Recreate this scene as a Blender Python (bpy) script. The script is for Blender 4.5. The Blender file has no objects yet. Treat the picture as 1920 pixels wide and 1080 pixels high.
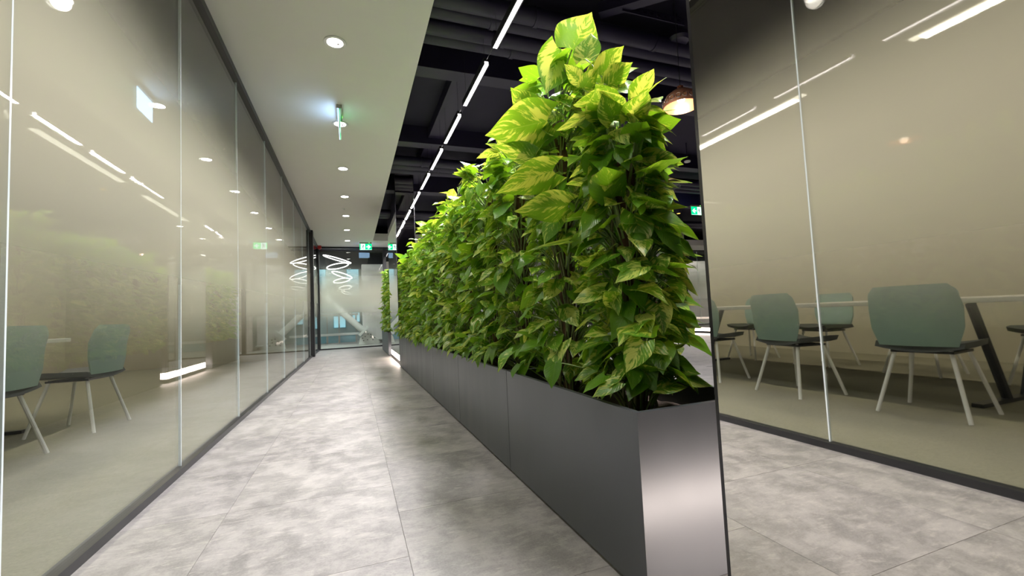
import bpy, bmesh, math, random
from mathutils import Vector, Matrix

# ------------------------------------------------------------------ camera, world, exposure
scene = bpy.context.scene
COL = scene.collection
cam_data = bpy.data.cameras.new('camera')
cam_data.sensor_fit = 'HORIZONTAL'
cam_data.sensor_width = 36.0
cam_data.lens = 811.0 / 1920.0 * 36.0
cam_data.clip_start = 0.02
cam = bpy.data.objects.new('camera', cam_data)
COL.objects.link(cam)
CAM_R = Vector((0.93745498, -0.34503333, -0.0461536))
CAM_U = Vector((0.02276141, -0.07154537, 0.99717761))
CAM_F = Vector((0.34736159, 0.93585964, 0.05921712))
m = Matrix.Identity(4)
for i in range(3):
    m[i][0], m[i][1], m[i][2] = CAM_R[i], CAM_U[i], -CAM_F[i]
m[0][3], m[1][3], m[2][3] = 0.0, 0.0, 0.78
cam.matrix_world = m
scene.camera = cam

world = bpy.data.worlds.new('world')
scene.world = world
world.use_nodes = True
world.node_tree.nodes['Background'].inputs[0].default_value = (0.5, 0.55, 0.62, 1)
world.node_tree.nodes['Background'].inputs[1].default_value = 0.05

scene.view_settings.view_transform = 'Standard'
scene.view_settings.look = 'None'
scene.view_settings.gamma = 1.0
scene.view_settings.use_curve_mapping = False
scene.view_settings.exposure = 0.45
cy = scene.cycles
cy.use_light_tree = False
cy.max_bounces = 6; cy.diffuse_bounces = 3; cy.glossy_bounces = 4; cy.transmission_bounces = 4; cy.transparent_max_bounces = 8
cy.sample_clamp_indirect = 6.0
cy.caustics_reflective = False; cy.caustics_refractive = False

DOWNLIGHT_W = 27.0      # watts of each recessed downlight
LED_BAR_W = 38.0        # watts of each linear grow light
STRIP_E = 15.0           # emission of the column base strips
ROOM_W = 24.0           # each ceiling panel of the meeting room

rnd = random.Random(11)

# ------------------------------------------------------------------ materials
MATS = {}
def new_mat(name):
    mt = bpy.data.materials.new(name)
    mt.use_nodes = True
    nt = mt.node_tree
    for n in list(nt.nodes):
        nt.nodes.remove(n)
    out = nt.nodes.new('ShaderNodeOutputMaterial')
    MATS[name] = mt
    return mt, nt, out
def N(nt, typ, **kw):
    n = nt.nodes.new(typ)
    for k, v in kw.items():
        setattr(n, k, v)
    return n
def setin(n, **kw):
    for k, v in kw.items():
        n.inputs[k.replace('_', ' ')].default_value = v
def math_node(nt, op, a, b=None, c=None, clamp=False):
    n = N(nt, 'ShaderNodeMath', operation=op, use_clamp=clamp)
    for i, v in enumerate((a, b, c)):
        if v is None: continue
        if isinstance(v, (int, float)): n.inputs[i].default_value = v
        else: nt.links.new(v, n.inputs[i])
    return n.outputs[0]
def mapr(nt, v, a, b, c=0.0, d=1.0, smooth=True):
    n = N(nt, 'ShaderNodeMapRange')
    n.interpolation_type = 'SMOOTHSTEP' if smooth else 'LINEAR'
    nt.links.new(v, n.inputs['Value'])
    n.inputs['From Min'].default_value = a; n.inputs['From Max'].default_value = b
    n.inputs['To Min'].default_value = c; n.inputs['To Max'].default_value = d
    return n.outputs['Result']
def mixc(nt, fac, a, b):
    n = N(nt, 'ShaderNodeMix', data_type='RGBA')
    if isinstance(fac, (int, float)): n.inputs[0].default_value = fac
    else: nt.links.new(fac, n.inputs[0])
    for i, v in ((6, a), (7, b)):
        if isinstance(v, tuple): n.inputs[i].default_value = (*v[:3], 1)
        else: nt.links.new(v, n.inputs[i])
    return n.outputs[2]
def noise(nt, vec, scale, detail=3, rough=0.55, dist=0.0):
    n = N(nt, 'ShaderNodeTexNoise')
    n.inputs['Scale'].default_value = scale; n.inputs['Detail'].default_value = detail
    n.inputs['Roughness'].default_value = rough; n.inputs['Distortion'].default_value = dist
    if vec is not None: nt.links.new(vec, n.inputs['Vector'])
    return n.outputs['Fac']

def plain(name, col, rough=0.5, metal=0.0, spec=0.5, var=0.06, scale=6.0, bump=0.0, bscale=200.0):
    mt, nt, out = new_mat(name)
    b = N(nt, 'ShaderNodeBsdfPrincipled')
    tc = N(nt, 'ShaderNodeTexCoord')
    f = noise(nt, tc.outputs['Object'], scale, 4)
    c = mixc(nt, f, tuple(x * (1 - var) for x in col), tuple(min(1, x * (1 + var)) for x in col))
    nt.links.new(c, b.inputs['Base Color'])
    b.inputs['Roughness'].default_value = rough; b.inputs['Metallic'].default_value = metal
    b.inputs['Specular IOR Level'].default_value = spec
    if bump:
        f2 = noise(nt, tc.outputs['Object'], bscale, 2)
        bp = N(nt, 'ShaderNodeBump'); bp.inputs['Strength'].default_value = bump; bp.inputs['Distance'].default_value = 0.002
        nt.links.new(f2, bp.inputs['Height']); nt.links.new(bp.outputs[0], b.inputs['Normal'])
    nt.links.new(b.outputs[0], out.inputs[0])
    return mt
def emit(name, col, strength):
    mt, nt, out = new_mat(name)
    e = N(nt, 'ShaderNodeEmission')
    e.inputs[0].default_value = (*col, 1); e.inputs[1].default_value = strength
    nt.links.new(e.outputs[0], out.inputs[0])
    return mt
def fresnel(nt, ior):
    # thin sheet: the same reflectance entering and leaving the pane
    gn = N(nt, 'ShaderNodeNewGeometry'); fz = N(nt, 'ShaderNodeFresnel')
    nt.links.new(mapr(nt, gn.outputs['Backfacing'], 0, 1, ior, 1.0/ior, False), fz.inputs[0])
    return fz
def floor_mat():
    mt, nt, out = new_mat('vinyl_concrete')
    b = N(nt, 'ShaderNodeBsdfPrincipled')
    tc = N(nt, 'ShaderNodeTexCoord'); oi = N(nt, 'ShaderNodeObjectInfo')
    off = N(nt, 'ShaderNodeVectorMath', operation='ADD')
    sc = N(nt, 'ShaderNodeVectorMath', operation='SCALE'); sc.inputs['Scale'].default_value = 1.0
    comb = N(nt, 'ShaderNodeCombineXYZ')
    r10 = math_node(nt, 'MULTIPLY', oi.outputs['Random'], 0.25)
    nt.links.new(r10, comb.inputs[0]); nt.links.new(r10, comb.inputs[2])
    geo = N(nt, 'ShaderNodeNewGeometry')
    nt.links.new(geo.outputs['Position'], off.inputs[0]); nt.links.new(comb.outputs[0], off.inputs[1])
    v = off.outputs[0]
    big = noise(nt, v, 2.6, 4, 0.6, 0.25)
    mid = noise(nt, v, 8.0, 6, 0.68, 0.3)
    mp = N(nt, 'ShaderNodeMapping'); mp.inputs['Scale'].default_value = (16, 50, 10)
    nt.links.new(v, mp.inputs[0])
    streak = noise(nt, mp.outputs[0], 1.0, 4, 0.7, 0.4)
    fine = noise(nt, v, 150.0, 2, 0.6)
    c1 = mixc(nt, mapr(nt, big, 0.32, 0.68), (0.200, 0.197, 0.198), (0.365, 0.358, 0.355))
    c2 = mixc(nt, mapr(nt, mid, 0.38, 0.62), (0.175, 0.173, 0.172), (0.42, 0.408, 0.40))
    c = mixc(nt, 0.5, c1, c2)
    c = mixc(nt, mapr(nt, streak, 0.52, 0.68, 0, 0.32), c, (0.56, 0.535, 0.50))
    c = mixc(nt, mapr(nt, streak, 0.46, 0.33, 0, 0.30), c, (0.17, 0.165, 0.165))
    c = mixc(nt, mapr(nt, fine, 0.35, 0.65, 0.0, 0.14), c, (0.52, 0.5, 0.48))
    tint = mixc(nt, oi.outputs['Random'], (0.97, 0.965, 0.98), (1.0, 1.0, 0.98))
    mul = N(nt, 'ShaderNodeMix', data_type='RGBA', blend_type='MULTIPLY'); mul.inputs[0].default_value = 1
    nt.links.new(c, mul.inputs[6]); nt.links.new(tint, mul.inputs[7])
    nt.links.new(mul.outputs[2], b.inputs['Base Color'])
    nt.links.new(mapr(nt, mid, 0.3, 0.7, 0.36, 0.5), b.inputs['Roughness'])
    bp = N(nt, 'ShaderNodeBump'); bp.inputs['Strength'].default_value = 0.12; bp.inputs['Distance'].default_value = 0.002
    nt.links.new(mid, bp.inputs['Height']); nt.links.new(bp.outputs[0], b.inputs['Normal'])
    nt.links.new(b.outputs[0], out.inputs[0])
def glass_film():
    """clear partition glass with a dotted privacy film that is densest at chest height"""
    mt, nt, out = new_mat('film_glass')
    geo = N(nt, 'ShaderNodeNewGeometry')
    sep = N(nt, 'ShaderNodeSeparateXYZ'); nt.links.new(geo.outputs['Position'], sep.inputs[0])
    z = sep.outputs[2]
    fr = math_node(nt, 'MULTIPLY', mapr(nt, z, 0.55, 1.65), mapr(nt, z, 2.5, 1.55))
    fr = math_node(nt, 'MULTIPLY', fr, 0.74)
    tr = N(nt, 'ShaderNodeBsdfTransparent'); tr.inputs[0].default_value = (0.95, 0.97, 0.96, 1)
    gl = N(nt, 'ShaderNodeBsdfGlossy'); gl.inputs['Roughness'].default_value = 0.004
    fz = fresnel(nt, 1.5)
    mx = N(nt, 'ShaderNodeMixShader')
    nt.links.new(fz.outputs[0], mx.inputs[0]); nt.links.new(tr.outputs[0], mx.inputs[1]); nt.links.new(gl.outputs[0], mx.inputs[2])
    tl = N(nt, 'ShaderNodeBsdfTranslucent'); tl.inputs[0].default_value = (0.86, 0.86, 0.76, 1)
    df = N(nt, 'ShaderNodeBsdfDiffuse'); df.inputs[0].default_value = (0.78, 0.765, 0.64, 1)
    m2 = N(nt, 'ShaderNodeMixShader'); m2.inputs[0].default_value = 0.4
    nt.links.new(tl.outputs[0], m2.inputs[1]); nt.links.new(df.outputs[0], m2.inputs[2])
    m4 = N(nt, 'ShaderNodeMixShader')
    f2 = math_node(nt, 'MULTIPLY', fz.outputs[0], 0.8)
    nt.links.new(f2, m4.inputs[0]); nt.links.new(m2.outputs[0], m4.inputs[1]); nt.links.new(gl.outputs[0], m4.inputs[2])
    m3 = N(nt, 'ShaderNodeMixShader')
    nt.links.new(fr, m3.inputs[0]); nt.links.new(mx.outputs[0], m3.inputs[1]); nt.links.new(m4.outputs[0], m3.inputs[2])
    nt.links.new(m3.outputs[0], out.inputs[0])
def clear_glass(name='clear_glass'):
    mt, nt, out = new_mat(name)
    tr = N(nt, 'ShaderNodeBsdfTransparent'); tr.inputs[0].default_value = (0.94, 0.96, 0.95, 1)
    gl = N(nt, 'ShaderNodeBsdfGlossy'); gl.inputs['Roughness'].default_value = 0.01
    fz = fresnel(nt, 1.5)
    mx = N(nt, 'ShaderNodeMixShader')
    nt.links.new(fz.outputs[0], mx.inputs[0]); nt.links.new(tr.outputs[0], mx.inputs[1]); nt.links.new(gl.outputs[0], mx.inputs[2])
    nt.links.new(mx.outputs[0], out.inputs[0])
def leaf_mat():
    mt, nt, out = new_mat('pothos_leaf')
    uv = N(nt, 'ShaderNodeUVMap'); uv.uv_map = 'leaf'
    sep = N(nt, 'ShaderNodeSeparateXYZ'); nt.links.new(uv.outputs[0], sep.inputs[0])
    s = math_node(nt, 'MULTIPLY_ADD', sep.outputs[0], 2.0, -1.0)      # across, -1..1
    t = sep.outputs[1]
    ab = math_node(nt, 'ABSOLUTE', s)
    oi = N(nt, 'ShaderNodeObjectInfo')
    at = N(nt, 'ShaderNodeAttribute'); at.attribute_name = 'leaf_seed'
    r = math_node(nt, 'FRACT', math_node(nt, 'ADD', oi.outputs['Random'], at.outputs['Fac']))
    r2 = math_node(nt, 'FRACT', math_node(nt, 'MULTIPLY', r, 13.37))
    r3 = math_node(nt, 'FRACT', math_node(nt, 'MULTIPLY', r, 71.7))
    side = math_node(nt, 'SIGN', s)
    vein = math_node(nt, 'SUBTRACT', t, math_node(nt, 'MULTIPLY', ab, 0.42))   # runs along side veins
    cv = N(nt, 'ShaderNodeCombineXYZ')
    nt.links.new(math_node(nt, 'MULTIPLY', vein, 9.0), cv.inputs[0])
    nt.links.new(math_node(nt, 'MULTIPLY', s, 1.1), cv.inputs[1])
    nt.links.new(math_node(nt, 'MULTIPLY_ADD', r, 57.0, math_node(nt, 'MULTIPLY', side, 3.0)), cv.inputs[2])
    streak = noise(nt, cv.outputs[0], 1.4, 5, 0.62, 0.2)
    cw = N(nt, 'ShaderNodeCombineXYZ')
    nt.links.new(math_node(nt, 'MULTIPLY', t, 1.1), cw.inputs[0])
    nt.links.new(math_node(nt, 'MULTIPLY', s, 1.4), cw.inputs[1])
    nt.links.new(math_node(nt, 'MULTIPLY', r2, 91.0), cw.inputs[2])
    sector = noise(nt, cw.outputs[0], 1.2, 2, 0.5)
    amt = math_node(nt, 'MULTIPLY_ADD', r3, 0.24, -0.14)
    bo = N(nt, 'ShaderNodeAttribute'); bo.attribute_name = 'leaf_bonus'
    amt = math_node(nt, 'MAXIMUM', amt, math_node(nt, 'SUBTRACT', bo.outputs['Fac'], 0.2))
    val = math_node(nt, 'ADD', math_node(nt, 'MULTIPLY_ADD', sector, 0.55, math_node(nt, 'MULTIPLY', streak, 0.75)), amt)
    mask = mapr(nt, val, 0.675, 0.750)
    fine = noise(nt, cv.outputs[0], 5.5, 3, 0.6)
    speck = math_node(nt, 'MULTIPLY', mapr(nt, fine, 0.64, 0.72), 0.5)
    mask = math_node(nt, 'MAXIMUM', mask, speck)
    tone = noise(nt, cw.outputs[0], 3.0, 2)
    g = mixc(nt, tone, (0.044, 0.168, 0.010), (0.118, 0.330, 0.018))
    g = mixc(nt, math_node(nt, 'MULTIPLY', r2, 0.55), g, (0.19, 0.40, 0.022))
    cream = mixc(nt, r3, (0.42, 0.58, 0.06), (0.60, 0.70, 0.18))
    c = mixc(nt, mask, g, cream)
    rib = mapr(nt, ab, 0.035, 0.0)
    c = mixc(nt, math_node(nt, 'MULTIPLY', rib, 0.6), c, (0.30, 0.42, 0.12))
    b = N(nt, 'ShaderNodeBsdfPrincipled')
    nt.links.new(c, b.inputs['Base Color'])
    b.inputs['Roughness'].default_value = 0.28
    b.inputs['Specular IOR Level'].default_value = 0.55
    wv = math_node(nt, 'SINE', math_node(nt, 'MULTIPLY', vein, 62.0))
    bp = N(nt, 'ShaderNodeBump'); bp.inputs['Strength'].default_value = 0.22; bp.inputs['Distance'].default_value = 0.0015
    nt.links.new(wv, bp.inputs['Height']); nt.links.new(bp.outputs[0], b.inputs['Normal'])
    tr = N(nt, 'ShaderNodeBsdfTranslucent')
    tcol = mixc(nt, mask, (0.25, 0.46, 0.012), (0.74, 0.74, 0.09))
    nt.links.new(tcol, tr.inputs[0])
    mx = N(nt, 'ShaderNodeMixShader'); mx.inputs[0].default_value = 0.38
    nt.links.new(b.outputs[0], mx.inputs[1]); nt.links.new(tr.outputs[0], mx.inputs[2])
    nt.links.new(mx.outputs[0], out.inputs[0])
def brushed(name, col, rough, metal):
    mt, nt, out = new_mat(name)
    b = N(nt, 'ShaderNodeBsdfPrincipled')
    tc = N(nt, 'ShaderNodeTexCoord')
    mp = N(nt, 'ShaderNodeMapping'); mp.inputs['Scale'].default_value = (3, 3, 0.6)
    nt.links.new(tc.outputs['Object'], mp.inputs[0])
    f = noise(nt, mp.outputs[0], 2.0, 4)
    nt.links.new(mixc(nt, f, tuple(x * .93 for x in col), tuple(x * 1.07 for x in col)), b.inputs['Base Color'])
    nt.links.new(mapr(nt, f, 0.3, 0.7, rough - 0.03, rough + 0.03), b.inputs['Roughness'])
    b.inputs['Metallic'].default_value = metal
    fn = noise(nt, tc.outputs['Object'], 420, 1)
    bp = N(nt, 'ShaderNodeBump'); bp.inputs['Strength'].default_value = 0.04; bp.inputs['Distance'].default_value = 0.001
    nt.links.new(fn, bp.inputs['Height']); nt.links.new(bp.outputs[0], b.inputs['Normal'])
    nt.links.new(b.outputs[0], out.inputs[0])
def wood_mat():
    mt, nt, out = new_mat('walnut')
    b = N(nt, 'ShaderNodeBsdfPrincipled'); tc = N(nt, 'ShaderNodeTexCoord')
    mp = N(nt, 'ShaderNodeMapping'); mp.inputs['Scale'].default_value = (1, 10, 10)
    nt.links.new(tc.outputs['Object'], mp.inputs[0])
    f = noise(nt, mp.outputs[0], 2.0, 5, 0.6, 0.8)
    nt.links.new(mixc(nt, f, (0.11, 0.05, 0.03), (0.26, 0.13, 0.08)), b.inputs['Base Color'])
    b.inputs['Roughness'].default_value = 0.4
    nt.links.new(b.outputs[0], out.inputs[0])
def carpet_mat():
    mt, nt, out = new_mat('carpet')
    b = N(nt, 'ShaderNodeBsdfPrincipled'); tc = N(nt, 'ShaderNodeTexCoord')
    f = noise(nt, tc.outputs['Object'], 90, 4, 0.7)
    f2 = noise(nt, tc.outputs['Object'], 1.5, 3)
    c = mixc(nt, f, (0.16, 0.15, 0.10), (0.36, 0.34, 0.25))
    c = mixc(nt, mapr(nt, f2, 0.3, 0.7, 0, 0.3), c, (0.22, 0.21, 0.16))
    nt.links.new(c, b.inputs['Base Color']); b.inputs['Roughness'].default_value = 0.95
    nt.links.new(b.outputs[0], out.inputs[0])

floor_mat(); glass_film(); clear_glass(); leaf_mat(); wood_mat(); carpet_mat()
brushed('planter_paint', (0.115, 0.126, 0.140), 0.38, 0.45)
plain('plaster_white', (0.80, 0.775, 0.755), 0.7, var=0.02)
plain('beige_wall', (0.44, 0.40, 0.30), 0.7, var=0.03)
plain('atrium_wall', (0.34, 0.39, 0.38), 0.7, var=0.05)
plain('pink_wall', (0.72, 0.62, 0.60), 0.7, var=0.02)
plain('dark_ceiling', (0.011, 0.008, 0.027), 0.75, var=0.15)
plain('dark_duct', (0.016, 0.012, 0.037), 0.5, var=0.15)
plain('dark_wall', (0.035, 0.034, 0.036), 0.6)
plain('black_frame', (0.018, 0.019, 0.022), 0.35, var=0.1)
plain('soil', (0.05, 0.035, 0.025), 0.95, var=0.5, scale=60, bump=0.8, bscale=120)
plain('moss_pole', (0.10, 0.055, 0.03), 0.95, var=0.5, scale=50, bump=1.0, bscale=90)
plain('stem_green', (0.20, 0.30, 0.08), 0.45, var=0.25, scale=20)
plain('vine_brown', (0.16, 0.16, 0.07), 0.6, var=0.3, scale=20)
plain('mirror', (0.80, 0.775, 0.73), 0.015, 1.0, var=0.01)
plain('mirror_edge', (0.05, 0.05, 0.055), 0.2, 0.6)
plain('chrome', (0.7, 0.7, 0.7), 0.15, 1.0)
plain('white_paint', (0.78, 0.78, 0.76), 0.4, var=0.02)
plain('steel_white', (0.86, 0.87, 0.83), 0.45, var=0.03)
plain('bolt_grey', (0.22, 0.23, 0.23), 0.4, 0.5)
plain('red_plastic', (0.55, 0.02, 0.02), 0.35)
plain('copper', (0.80, 0.36, 0.20), 0.35, 0.6)
plain('grey_plastic', (0.35, 0.34, 0.31), 0.5)
plain('acrylic_edge', (0.75, 0.85, 0.9), 0.1)
plain('sign_dark', (0.0, 0.10, 0.05), 0.5)
plain('chair_shell', (0.20, 0.30, 0.26), 0.5)
plain('chair_dark', (0.04, 0.045, 0.045), 0.6)
plain('table_top', (0.62, 0.60, 0.55), 0.35)
plain('blue_glass', (0.20, 0.38, 0.44), 0.1)
plain('grey_floor', (0.30, 0.29, 0.27), 0.6)
emit('lens_light', (1.0, 0.96, 0.88), 30.0)
emit('led_bar', (1.0, 0.93, 0.95), 9.0)
emit('led_strip', (1.0, 0.82, 0.71), STRIP_E)
emit('ring_light', (1.0, 0.98, 0.93), 3.5)
emit('sign_green', (0.0, 0.80, 0.20), 1.5)
emit('sign_white', (0.72, 1.0, 0.92), 1.3)
emit('sign_blue', (0.42, 0.68, 1.0), 5.5)
emit('sign_figure', (0.01, 0.22, 0.12), 0.6)
emit('bulb', (1.0, 0.88, 0.75), 30.0)
emit('spot_amber', (1.0, 0.62, 0.12), 2.0)
emit('panel_light', (1.0, 0.93, 0.78), 3.0)
emit('window_glow', (0.35, 0.68, 0.78), 0.8)
emit('status_green', (0.3, 1.0, 0.2), 2.0)
for nm in ('lens_light', 'led_bar', 'ring_light', 'panel_light', 'bulb', 'spot_amber', 'window_glow', 'status_green', 'sign_figure', 'sign_white'):
    MATS[nm].cycles.emission_sampling = 'NONE'       # small glows; their lamps do the lighting

# ------------------------------------------------------------------ mesh helpers
class MB:
    def __init__(self): self.v = []; self.f = []
    def box(self, x0, x1, y0, y1, z0, z1):
        n = len(self.v)
        self.v += [(x0,y0,z0),(x1,y0,z0),(x1,y1,z0),(x0,y1,z0),(x0,y0,z1),(x1,y0,z1),(x1,y1,z1),(x0,y1,z1)]
        self.f += [tuple(n+i for i in q) for q in ((0,3,2,1),(4,5,6,7),(0,1,5,4),(1,2,6,5),(2,3,7,6),(3,0,4,7))]
        return self
    def poly_prism(self, pts, frame, thick):
        """pts: 2D outline; frame: (origin, u, v, w) vectors; extruded by thick along w"""
        o, u, v, w = frame; n = len(self.v); k = len(pts)
        for d in (0, thick):
            for a, b in pts: self.v.append(tuple(o + u*a + v*b + w*d))
        self.f.append(tuple(n+i for i in range(k))[::-1]); self.f.append(tuple(n+k+i for i in range(k)))
        for i in range(k):
            j = (i+1) % k; self.f.append((n+i, n+j, n+k+j, n+k+i))
        return self
    def tube(self, pts, r, seg=8, caps=True):
        pts = [Vector(p) for p in pts]; n0 = len(self.v); k = len(pts)
        rs = r if isinstance(r, (list, tuple)) else [r]*k
        ref = None
        for i, p in enumerate(pts):
            d = (pts[min(i+1,k-1)] - pts[max(i-1,0)]).normalized()
            if ref is None: ref = Vector((0,0,1)) if abs(d.z) < .9 else Vector((1,0,0))
            a = d.cross(ref).normalized(); b = d.cross(a).normalized(); ref = -d.cross(a).normalized() if False else ref
            for s in range(seg):
                t = 2*math.pi*s/seg
                self.v.append(tuple(p + (a*math.cos(t) + b*math.sin(t))*rs[i]))
        for i in range(k-1):
            for s in range(seg):
                t = (s+1) % seg
                self.f.append((n0+i*seg+s, n0+i*seg+t, n0+(i+1)*seg+t, n0+(i+1)*seg+s))
        if caps:
            self.f.append(tuple(n0+s for s in range(seg))[::-1]); self.f.append(tuple(n0+(k-1)*seg+s for s in range(seg)))
        return self
    def lathe(self, prof, c=(0,0,0), seg=24, close_top=True, close_bot=True):
        n0 = len(self.v); k = len(prof)
        for r, z in prof:
            for s in range(seg):
                t = 2*math.pi*s/seg; self.v.append((c[0]+r*math.cos(t), c[1]+r*math.sin(t), c[2]+z))
        for i in range(k-1):
            for s in range(seg):
                t = (s+1) % seg; self.f.append((n0+i*seg+s, n0+i*seg+t, n0+(i+1)*seg+t, n0+(i+1)*seg+s))
        if close_bot: self.f.append(tuple(n0+s for s in range(seg))[::-1])
        if close_top: self.f.append(tuple(n0+(k-1)*seg+s for s in range(seg)))
        return self
    def torus(self, c, R, r, rot, seg=48, sec=8):
        n0 = len(self.v)
        for i in range(seg):
            a = 2*math.pi*i/seg
            for j in range(sec):
                b = 2*math.pi*j/sec
                p = rot @ Vector(((R+r*math.cos(b))*math.cos(a), (R+r*math.cos(b))*math.sin(a), r*math.sin(b)))
                self.v.append(tuple(Vector(c)+p))
        for i in range(seg):
            for j in range(sec):
                i2, j2 = (i+1) % seg, (j+1) % sec
                self.f.append((n0+i*sec+j, n0+i2*sec+j, n0+i2*sec+j2, n0+i*sec+j2))
        return self
    def mesh(self, name, mat, smooth=False):
        me = bpy.data.meshes.new(name); me.from_pydata(self.v, [], self.f)
        bm = bmesh.new(); bm.from_mesh(me); bmesh.ops.recalc_face_normals(bm, faces=bm.faces)
        bm.to_mesh(me); bm.free()
        if mat: me.materials.append(MATS[mat])
        if smooth:
            me.polygons.foreach_set('use_smooth', [True]*len(me.polygons))
            me.set_sharp_from_angle(angle=math.radians(40))
        return me
    def build(self, name, mat, parent=None, smooth=False, bevel=0.0):
        o = bpy.data.objects.new(name, self.mesh(name, mat, smooth)); COL.objects.link(o)
        if parent is not None: o.parent = parent; o.matrix_parent_inverse = Matrix.Translation(-Vector(parent.location)) if parent.type == 'EMPTY' else Matrix.Identity(4)
        if bevel:
            b = o.modifiers.new('bevel', 'BEVEL'); b.width = bevel; b.segments = 2; b.limit_method = 'ANGLE'
        return o
def box(name, mat, parent, x0, x1, y0, y1, z0, z1, bevel=0.0):
    return MB().box(x0,x1,y0,y1,z0,z1).build(name, mat, parent, bevel=bevel)
def empty(name, loc=(0,0,0)):
    o = bpy.data.objects.new(name, None); COL.objects.link(o); o.location = loc; o.empty_display_size = 0.1
    return o
def tag(o, label=None, cat=None, group=None, kind=None):
    if label: o['label'] = label
    if cat: o['category'] = cat
    if group: o['group'] = group
    if kind: o['kind'] = kind
    return o
def link_copy(ob, parent, mw=None):
    c = ob.copy(); COL.objects.link(c); c.parent = parent
    return c

# ------------------------------------------------------------------ setting
CZ = 2.94          # white ceiling
DZ = 3.62          # dark open ceiling
XL = -0.90         # left glass line
XF = 0.716         # planter fronts and column faces
YF = 13.38         # far glass line

# floor: a slab and vinyl tiles laid in staggered columns
fl = empty('floor'); tag(fl, 'grey concrete look vinyl floor of corridor and open office', None, None, 'structure')
box('slab', 'vinyl_concrete', fl, -1.0, 25.0, -5.0, 25.0, -0.12, -0.004)
T = 0.667; g = 0.0008
tile_mesh = {}
def tile(x0, x1, y0, y1):
    key = (round(x1-x0, 4), round(y1-y0, 4))
    if key not in tile_mesh:
        w, d = key
        tile_mesh[key] = MB().box(g, w-g, g, d-g, -0.004, 0.0).mesh('tile', 'vinyl_concrete')
    o = bpy.data.objects.new('tile', tile_mesh[key]); COL.objects.link(o); o.location = (x0, y0, 0); o.parent = fl
cols = [(-0.898, 0.157-T, 2.178), (0.157-T, 0.157, 1.512), (0.157, 0.157+T, 1.86), (0.157+T, 0.157+2*T, 1.512)]
for x0, x1, yb in cols:
    y = yb - 4*T
    while y < 13.3:
        ye = min(y+T, 13.33)
        if ye - y > 0.02: tile(x0, x1, y, ye)
        y += T
x = 0.157 + 2*T
k = 0
while x < 10.0 - T:
    y = 3.0 - (k % 2)*T/2
    while y < 13.0:
        if x > 1.4 and 0.62 < (x+.3)/(y+.3) < 1.06: tile(x, x+T, y, y+T)
        y += T
    x += T; k += 1

# ceilings
c1 = box('ceiling', 'plaster_white', None, XL-0.05, 0.572, -5.0, YF, CZ, 3.10)
tag(c1, 'white plaster dropped ceiling over the corridor', None, None, 'structure')
c2 = box('ceiling', 'plaster_white', None, 0.572, 8.6, 12.25, YF, CZ, 3.14)
tag(c2, 'white dropped ceiling across the far end of the planters', None, None, 'structure')
c3 = box('ceiling', 'dark_ceiling', None, XL-0.05, 25.0, -5.0, 25.0, DZ, DZ+0.1)
tag(c3, 'dark painted open ceiling above plants and office', None, None, 'structure')
c4 = box('ceiling', 'plaster_white', None, 9.6, 24.0, 11.2, 15.5, CZ, 3.2)
tag(c4, 'white dropped ceiling band deep in the open office', None, None, 'structure')
t1 = box('trim_1', 'dark_ceiling', None, XL-0.05, 0.565, -5.0, 12.25, 3.11, DZ-0.002)
tag(t1, 'dark bulkhead above the white ceiling', None, None, 'structure')

# left glass partition with black rails, jambs and a door
def glass_wall(name, label, along, fixed, joints, z0, z1, thick, posts):
    """along 'y' or 'x'; joints: pane limits; posts: list of (a0, a1, out0, out1)"""
    w = empty(name, (0,0,0)); tag(w, label, None, None, 'structure')
    def bx(nm, mat, a0, a1, o0, o1, zz0, zz1):
        if along == 'y': return box(nm, mat, w, fixed+o0, fixed+o1, a0, a1, zz0, zz1)
        return box(nm, mat, w, a0, a1, fixed+o0, fixed+o1, zz0, zz1)
    for a0, a1 in zip(joints[:-1], joints[1:]):
        bx('glass_pane', 'film_glass', a0+0.004, a1-0.004, -thick/2, thick/2, z0+0.03, z1-0.05)
    bx('bottom_rail', 'black_frame', joints[0], joints[-1], -0.025, 0.025, z0, z0+0.035)
    bx('top_rail', 'black_frame', joints[0], joints[-1], -0.03, 0.03, z1-0.055, z1)
    for a in joints[1:-1]:
        bx('joint_seal', 'acrylic_edge', a-0.0035, a+0.0035, -thick/2, thick/2, z0+0.036, z1-0.056)
    for a0, a1, o0, o1 in posts:
        bx('post', 'black_frame', a0, a1, o0, o1, z0+0.002, z1-0.002)
    return w
wl = glass_wall('wall_left', 'full height glass partition along the corridor with dotted privacy film', 'y', XL,
                [-4.9, -3.6, -2.3, -1.0, 0.3, 1.6, 2.9, 4.2, 5.5, 6.8, 8.1, 9.4, 10.75, 11.9, YF-0.1], 0.0, CZ, 0.012,
                [(10.95, 11.15, -0.05, 0.075)])
wf = glass_wall('wall_far', 'glass partition closing the corridor with black frame', 'x', YF,
                [XL, 0.93, 2.4, 3.9, 5.4, 6.9, 8.5], 0.0, CZ, 0.012,
                [(XL-0.06, XL+0.045, -0.08, 0.05), (0.89, 0.985, -0.05, 0.05), (8.45, 8.55, -0.05, 0.05)])

# meeting room behind the left glass
mf = box('floor', 'carpet', None, -5.2, XL-0.03, -5.0, YF, -0.12, 0.004); tag(mf, 'beige speckled carpet of the glass meeting room', None, None, 'structure')
mb = box('wall_meeting_room', 'beige_wall', None, -5.3, -5.2, -5.0, YF, 0.0, CZ+0.16); tag(mb, 'beige back wall of the meeting room', None, None, 'structure')
mc = box('ceiling', 'dark_ceiling', None, -5.2, XL-0.05, -5.0, YF, CZ+0.02, CZ+0.16); tag(mc, 'dark ceiling of the meeting room', None, None, 'structure')
m2 = box('wall_meeting_far', 'beige_wall', None, -5.2, XL-0.06, 10.85, 10.93, 0.0, CZ+0.02); tag(m2, 'beige wall across the far end of the meeting room', None, None, 'structure')
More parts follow.
